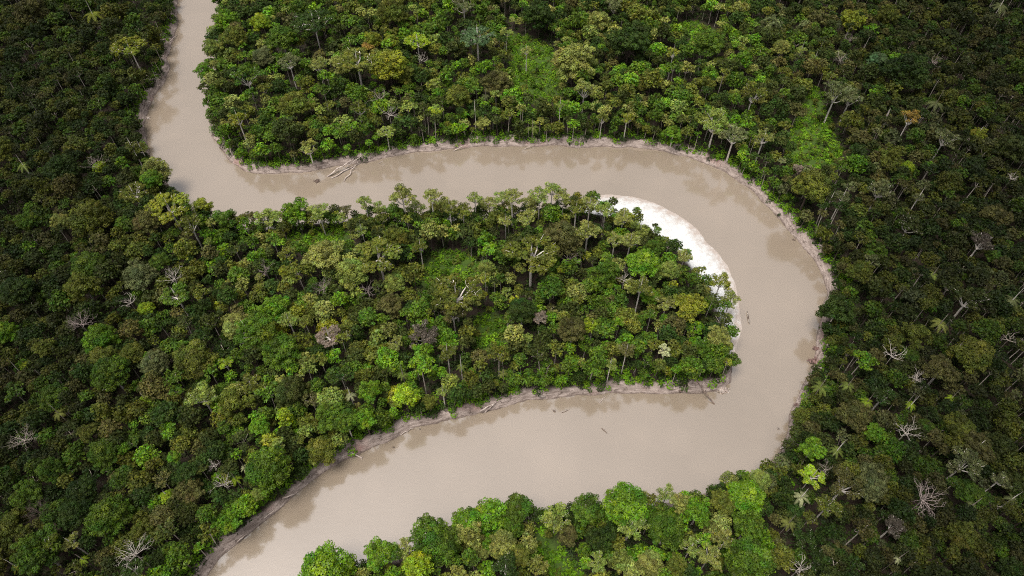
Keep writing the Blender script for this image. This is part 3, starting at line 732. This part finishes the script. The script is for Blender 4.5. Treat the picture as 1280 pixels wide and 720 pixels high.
# ------------------------------------------------------------------ undergrowth: vines and low plants on the clearings, banks and floor
UV, UT, UVr = [], [], []
def spray(n, cx, cy, cz, R, H, leaf, tint):
    d = rng.normal(0, 1, (n, 3)); d /= np.linalg.norm(d, axis=1)[:, None]; d[:, 2] = np.abs(d[:, 2])
    pos = np.array([cx, cy, cz])+d*np.array([R, R, H])*rng.uniform(.7, 1.05, (n, 1))
    nr = d+rng.normal(0, .4, (n, 3))+np.array([0, 0, .4]); nr /= np.linalg.norm(nr, axis=1)[:, None]
    tt = np.cross(nr, rng.normal(0, 1, (n, 3))); tt /= np.linalg.norm(tt, axis=1)[:, None]; bb = np.cross(nr, tt)
    a = leaf*rng.uniform(.5, .9, (n, 1)); b2 = a*.8
    UV.append(np.stack([pos-tt*a, pos-bb*b2, pos+tt*a, pos+bb*b2], 1).reshape(-1, 3))
    UT.append(np.broadcast_to(np.array([*tint, 1]), (n, 4))); UVr.append(np.stack([rng.normal(1, .14, n), rng.normal(.5, .008, n), np.ones(n), np.ones(n)], 1))
ug_cols = [(.105,.215,.008), (.085,.180,.007), (.125,.220,.010), (.056,.115,.007)]
nclr = 0
for cpoly in CLEAR:
    lo, hi = cpoly.min(0)-3, cpoly.max(0)+3
    area = (hi-lo).prod()
    for _ in range(int(area*.30)):
        x, y = rng.uniform(lo, hi)
        c = samp(Cg, x, y)
        if c < .3 or samp(Dg, x, y) < 2: continue
        big = rng.random() < .16
        R = rng.uniform(1.5, 2.6) if big else rng.uniform(.6, 1.5); H = R*rng.uniform(.7, 1.7 if big else 1.0)
        tn = np.array(ug_cols[rng.integers(0, 4)])*rng.uniform(.6, 1.15)
        spray(int(8+9*R*R), x, y, samp(Zg, x, y)-.1, R, H, .6, tn if rng.random() < .8 else PAL['olive']); nclr += 1
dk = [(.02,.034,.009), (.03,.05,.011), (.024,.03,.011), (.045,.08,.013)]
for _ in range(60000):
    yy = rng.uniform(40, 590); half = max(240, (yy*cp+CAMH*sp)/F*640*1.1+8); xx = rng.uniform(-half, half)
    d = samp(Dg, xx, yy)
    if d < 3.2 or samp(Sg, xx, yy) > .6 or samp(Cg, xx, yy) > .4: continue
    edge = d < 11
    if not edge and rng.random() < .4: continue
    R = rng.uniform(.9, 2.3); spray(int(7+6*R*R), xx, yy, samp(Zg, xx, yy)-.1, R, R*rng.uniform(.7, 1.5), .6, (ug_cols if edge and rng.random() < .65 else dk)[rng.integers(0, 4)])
for pl, side in ((west, 1), (east, 1)):                  # a fringe of bushes along the tops of the banks
    for a, b_ in zip(pl[:-1], pl[1:]):
        if not (30 < a[1] < 600): continue
        for _ in range(4):
            q = a+(b_-a)*rng.random(); x, y = to_land(q[0]+rng.normal(0, .5), q[1]+rng.normal(0, .5), rng.uniform(.5 if math.sin(a[0]*.21)+math.sin(a[1]*.17+1) > -.15 else 2.0, 6.0))
            if samp(Sg, x, y) > .5: continue
            R = rng.uniform(.9, 2.2); spray(int(12+12*R*R), x, y, samp(Zg, x, y)-.2, R, R*rng.uniform(.8, 1.8), .5, ug_cols[rng.integers(0, 4)] if rng.random() < .6 else dk[rng.integers(0, 4)])
V = np.concatenate(UV); nq = len(V)//4; print('UNDERGROWTH', nq)
me = mesh_from('undergrowth', V, np.arange(nq*4).reshape(nq, 4), [FOL_GEO], None, {'tint': ('FLOAT_COLOR', 'FACE', np.concatenate(UT)), 'var': ('FLOAT_COLOR', 'FACE', np.clip(np.concatenate(UVr), .4, 1.6))})
tag(link('undergrowth', me), 'bright green vines and low plants covering clearings and bank tops', 'undergrowth', None, 'stuff')

# ------------------------------------------------------------------ driftwood on the banks and in the water
R9 = random.Random(3)
def log(p, q, rad, m, label, stubs=3, roots=False, name='driftwood_log', zo=(.25, .25), group='driftwood along the banks'):
    a = at(*p); b_ = at(*q); za = max(samp(Zg, a[0], a[1]), -.15)+zo[0]; zb = max(samp(Zg, b_[0], b_[1]), -.15)+zo[1]
    a = Vector((*xy(p, za), za)); b_ = Vector((*xy(q, zb), zb)); d = b_-a; l = d.length
    base = Vector(a); T = Tubes(); side = d.cross(Vector((0,0,1))).normalized()
    pts = [d*t+side*R9.gauss(0, .03)*l*math.sin(PI*t)+Vector((0,0,.03*l*math.sin(PI*t)+.02)) for t in (0, .2, .4, .6, .8, 1)]
    T.tube(pts, [rad*1.15, rad, rad*.92, rad*.8, rad*.66, rad*.4], 7)
    for k in range(stubs):
        t = R9.uniform(.35, .95); o_ = d*t; s = side*R9.choice((-1, 1))
        e = o_+s*R9.uniform(.12, .28)*l*.8+d*R9.uniform(.02, .2)+Vector((0,0,R9.uniform(.2, 1.0)))
        T.tube([o_, (o_+e)/2+Vector((0,0,.15)), e], [rad*.45, rad*.35, rad*.15], 5)
    if roots:
        for k in range(8):
            an = k*PI/4; e = (side*math.cos(an)+Vector((0,0,1))*math.sin(an))*rad*4.2-d.normalized()*rad*R9.uniform(.3, 2)
            T.tube([Vector((0,0,0)), e*.5-d.normalized()*.2, e], [rad*.6, rad*.4, rad*.12], 5)
    o_ = link(name, T.mesh(name, m)); o_.location = base; tag(o_, label, 'log' if name == 'driftwood_log' else 'fallen tree', group); return o_
def snag(p, R, n, m, label, name='driftwood_snag', h=1.0, group='snags of dead branches'):
    a = at(*p); z = max(samp(Zg, a[0], a[1]), -.1); T = Tubes()
    for k in range(n):
        an = R9.random()*6.3; q = R9.random()*R*.6; c = Vector((math.cos(an)*q, math.sin(an)*q*.7, R9.uniform(.0, .5)*h)); an2 = R9.random()*6.3
        e = Vector((math.cos(an2), math.sin(an2)*.8, R9.uniform(-.1, .5)*h))*R*R9.uniform(.4, .9)
        w = R9.uniform(.07, .18)*min(1.4, R/2.2)
        T.tube([c-e*.6, c+Vector((0,0,.15)), c+e*.6+Vector((R9.gauss(0,.2), R9.gauss(0,.2), .1))], [w, w*.85, w*.4], 5)
    o_ = link(name, T.mesh(name, m)); o_.location = (*xy(p, z), z+.1); tag(o_, label, 'snag', group); return o_
log((409,221),(442,199), .42, DRIFT, 'thickest white fallen trunk of the heap sloping into the upper river', 2, name='fallen_tree')
log((414,223),(451,204), .34, DRIFT, 'second white fallen trunk lying lowest in the heap on the upper bank', 2, name='fallen_tree')
log((430,227),(446,205), .28, DRIFT, 'short pale trunk of the heap reaching furthest out into the water', 1, name='fallen_tree')
log((432,211),(452,195), .28, DRIFT, 'pale trunk lying topmost on the mud above the heap', 1, name='fallen_tree')
snag((397,227), 2.6, 26, DRIFT_DARK, 'round dark tangle of branches in the water beside the white fallen trunks')
log((473,205),(479,201), .2, DRIFT, 'short pale log at the waterline right of the white fallen trunks', 0)
log((567,189),(584,181), .24, DRIFT, 'pale log lying along the upper bank before the green bushes', 1)
log((498,226),(504,225), .14, DRIFT, 'tiny pale log floating midstream in the upper river', 0)
log((655,187),(668,180), .18, DRIFT, 'pale log on the far bank below the palms', 0)
log((209,55),(222,44), .26, DRIFT, 'pale log slanting into the water above the log jam', 0)
log((211,68),(215,57), .22, DRIFT, 'second slanting log above the log jam, nearer the bend', 0)
for k, (p, q, rr_, mm, lb) in enumerate([
 ((176,92),(206,104), .3, DRIFT, 'long pale log across the middle of the log jam'),
 ((180,100),(202,92), .22, DRIFT, 'pale log crossing the log jam upwards to the water'),
 ((184,107),(205,96), .22, DRIFT_DARK, 'dark log lying lowest across the log jam'),
 ((176,84),(190,99), .26, DRIFT, 'slanting pale log at the back of the log jam'),
 ((190,94),(211,90), .18, DRIFT_DARK, 'dark log sticking furthest out of the log jam'),
 ((194,90),(198,110), .16, DRIFT, 'thin pale log lying upright through the log jam'),
 ((182,112),(192,103), .18, DRIFT, 'short pale log at the lower corner of the log jam')]):
    log(p, q, rr_, mm, lb, 2)
snag((193,100), 4.6, 60, DRIFT, 'pale heap of branches in the log jam on the western bank')
snag((186,128), 2.4, 24, DRIFT, 'pale branch tangle on the western bank below the log jam')
snag((186,148), 2.4, 22, DRIFT, 'lowest pale branch tangle under the western bank trees')
log((452,572),(421,556), .24, DRIFT, 'long pale log with a root plate in the water off the lower bank', 0, True, 'fallen_tree')
log((353,623),(369,617), .24, DRIFT, 'pale log lying on the grey mud of the lower bank', 0)
log((600,514),(625,500), .22, DRIFT, 'pale log along the mud where the lower bank curves', 2)
log((606,516),(618,505), .18, DRIFT, 'shorter log beside the long one where the lower bank curves', 1)
log((500,544),(515,535), .18, DRIFT, 'thin pale log on the narrow lower bank', 1)
log((330,648),(344,637), .18, DRIFT, 'thin log on the mud of the lower bank near the frame edge', 1)
log((296,678),(308,668), .18, DRIFT, 'last pale log down the lower bank', 1)
snag((492,560), .8, 8, DRIFT_DARK, 'small dark snag poking from the lower river near the rooted log', h=1.6)
snag((525,537), .7, 7, DRIFT_DARK, 'small dark snag close under the lower bank', h=1.5)
snag((693,514), 1.2, 14, DRIFT_DARK, 'dark branch snag in the shallows below the peninsula bank')
log((702,516),(712,512), .1, DRIFT_DARK, 'thin dark branch trailing beside the snag in the shallows', 1)
log((752,535),(759,542), .16, DRIFT_DARK, 'small dark log drifting in the middle of the lower river', 1)
log((749,504),(756,496), .18, DRIFT, 'hooked pale branch dipping from the peninsula bank into the water', 2)
log((675,495),(682,496), .3, BARK_WHITE, 'short white log at the foot of the peninsula bank', 0)
log((893,505),(872,478), .26, DRIFT_DARK, 'dark fallen trunk leaning off the peninsula tip into the water', 4, False, 'fallen_tree')
snag((902,487), 4.0, 46, DRIFT, 'brown heap of dead branches on the peninsula tip')
snag((850,489), 2.2, 18, DRIFT_DARK, 'dark branch heap at the waterline west of the peninsula tip')
snag((985,553), 2.4, 26, DRIFT, 'pale branch heap on the outer bank near the lower bend')
log((975,561),(984,556), .3, BARK_WHITE, 'short white trunk on the outer bank near the lower bend', 1)
snag((995,506), 1.6, 14, DRIFT_RED, 'small reddish stump of branches on the outer bank')
snag((973,536), .9, 8, DRIFT_DARK, 'small dark snag in the water off the outer bank')
snag((1017,452), 3.4, 40, DRIFT_RED, 'red brown heap of fallen branches on the outer bank of the bend')
snag((1020,436), 2.4, 24, DRIFT_RED, 'upper red branch heap on the outer bank of the bend')
snag((1026,308), 2.8, 26, DRIFT, 'pale branch heap on the outer bank where the bend is widest')
snag((992,300), 1.6, 12, DRIFT_DARK, 'dark snag in the reflections under the outer bank')
# canoe moored off the sand bar
def canoe(u, v, length, width, az, label):
    x, y, _ = at(u, v, .2); e = bpy.data.objects.new('canoe', None); C.objects.link(e); e.location = (x, y, .02); e.rotation_euler = (0, 0, az)
    V, Q = [], []; n = 17
    for i in range(n):
        t = -1+2*i/(n-1); w = width/2*(1-abs(t)**2.6)+.03; sh = .42+.28*abs(t)**3; X = t*length/2
        prof = [(-w, sh), (-w*.8, .05), (-w*.45, -.15), (w*.45, -.15), (w*.8, .05), (w, sh), (w*.86, sh), (w*.66, .1), (w*.3, -.05), (-w*.3, -.05), (-w*.66, .1), (-w*.86, sh)]
        V += [(X, a, b_) for a, b_ in prof]
    for i in range(n-1):
        for j in range(12): Q.append((i*12+j, i*12+(j+1) % 12, (i+1)*12+(j+1) % 12, (i+1)*12+j))
    link('hull', mesh_from('hull', V, Q, [BARK_GREY], smooth=False), e)
    def box(nm, c, s, m):
        vv = [(c[0]+a*s[0]/2, c[1]+b_*s[1]/2, c[2]+d*s[2]/2) for a in (-1,1) for b_ in (-1,1) for d in (-1,1)]
        link(nm, mesh_from(nm, vv, [(0,1,3,2),(4,6,7,5),(0,4,5,1),(2,3,7,6),(0,2,6,4),(1,5,7,3)], [m]), e)
    for q in (-.3, .28): box('seat', (q*length, 0, .3), (.35, width*.74, .05), BARK_WHITE)
    box('floor_board', (length*.36, 0, .12), (length*.16, width*.4, .05), BARK_WHITE); box('floor_board', (-length*.38, 0, .12), (length*.14, width*.4, .05), BARK_WHITE)
    T = Tubes(); T.tube([(-.5,0,.05),(-.3,0,.42),(.3,0,.46),(.5,0,.05)], [.1,.34,.34,.1], 8); link('cargo_bundle', T.mesh('cargo_bundle', DRIFT_DARK), e)
    tag(e, label, 'canoe'); return e
canoe(935, 397, 7.0, .8, math.radians(86), 'narrow pale canoe with a dark bundle moored off the white sand bar')

# ------------------------------------------------------------------ light
EL, AZ = math.radians(73), math.radians(-128)              # sun above, to the left and behind the view
w = bpy.data.worlds.new('World'); S.world = w; w.use_nodes = True; nt = w.node_tree; nt.nodes.clear()
sky = N(nt, 'ShaderNodeTexSky', sky_type='NISHITA'); sky.sun_disc = False; sky.sun_elevation = EL; sky.sun_rotation = AZ; sky.air_density = 1; sky.dust_density = 4
hs = N(nt, 'ShaderNodeHueSaturation'); hs.inputs['Saturation'].default_value = .22; nt.links.new(sky.outputs[0], hs.inputs['Color'])
warm = mixc(nt, 1.0, hs.outputs[0], (1.0, .99, .985), 'MULTIPLY')
tc = N(nt, 'ShaderNodeTexCoord'); sz = N(nt, 'ShaderNodeSeparateXYZ'); nt.links.new(tc.outputs['Generated'], sz.inputs[0])
over = ramp(nt, sz.outputs[2], 0, 1, .5, 1.35)            # a covered sky is brightest overhead
vs_ = N(nt, 'ShaderNodeVectorMath', operation='SCALE'); nt.links.new(warm, vs_.inputs[0]); nt.links.new(over, vs_.inputs['Scale']); warm = vs_.outputs[0]
bg = N(nt, 'ShaderNodeBackground'); bg.inputs[1].default_value = .103; nt.links.new(warm, bg.inputs[0])
o = N(nt, 'ShaderNodeOutputWorld'); nt.links.new(bg.outputs[0], o.inputs[0])
sl = bpy.data.lights.new('sun', 'SUN'); sl.energy = 1.95; sl.angle = math.radians(28); sl.color = (1, .96, .90)
so = bpy.data.objects.new('sun', sl); C.objects.link(so)
sdir = Vector((math.sin(AZ)*math.cos(EL), math.cos(AZ)*math.cos(EL), math.sin(EL)))
so.rotation_euler = sdir.to_track_quat('Z', 'Y').to_euler(); so.location = sdir*600
S.view_settings.view_transform = 'Standard'; S.view_settings.look = 'None'; S.view_settings.gamma = 1; S.view_settings.exposure = 0.85; S.view_settings.use_curve_mapping = False
S.cycles.use_denoising = False; S.cycles.filter_width = 1.05; S.cycles.max_bounces = 5; S.cycles.diffuse_bounces = 3; S.cycles.glossy_bounces = 2; S.cycles.transmission_bounces = 3
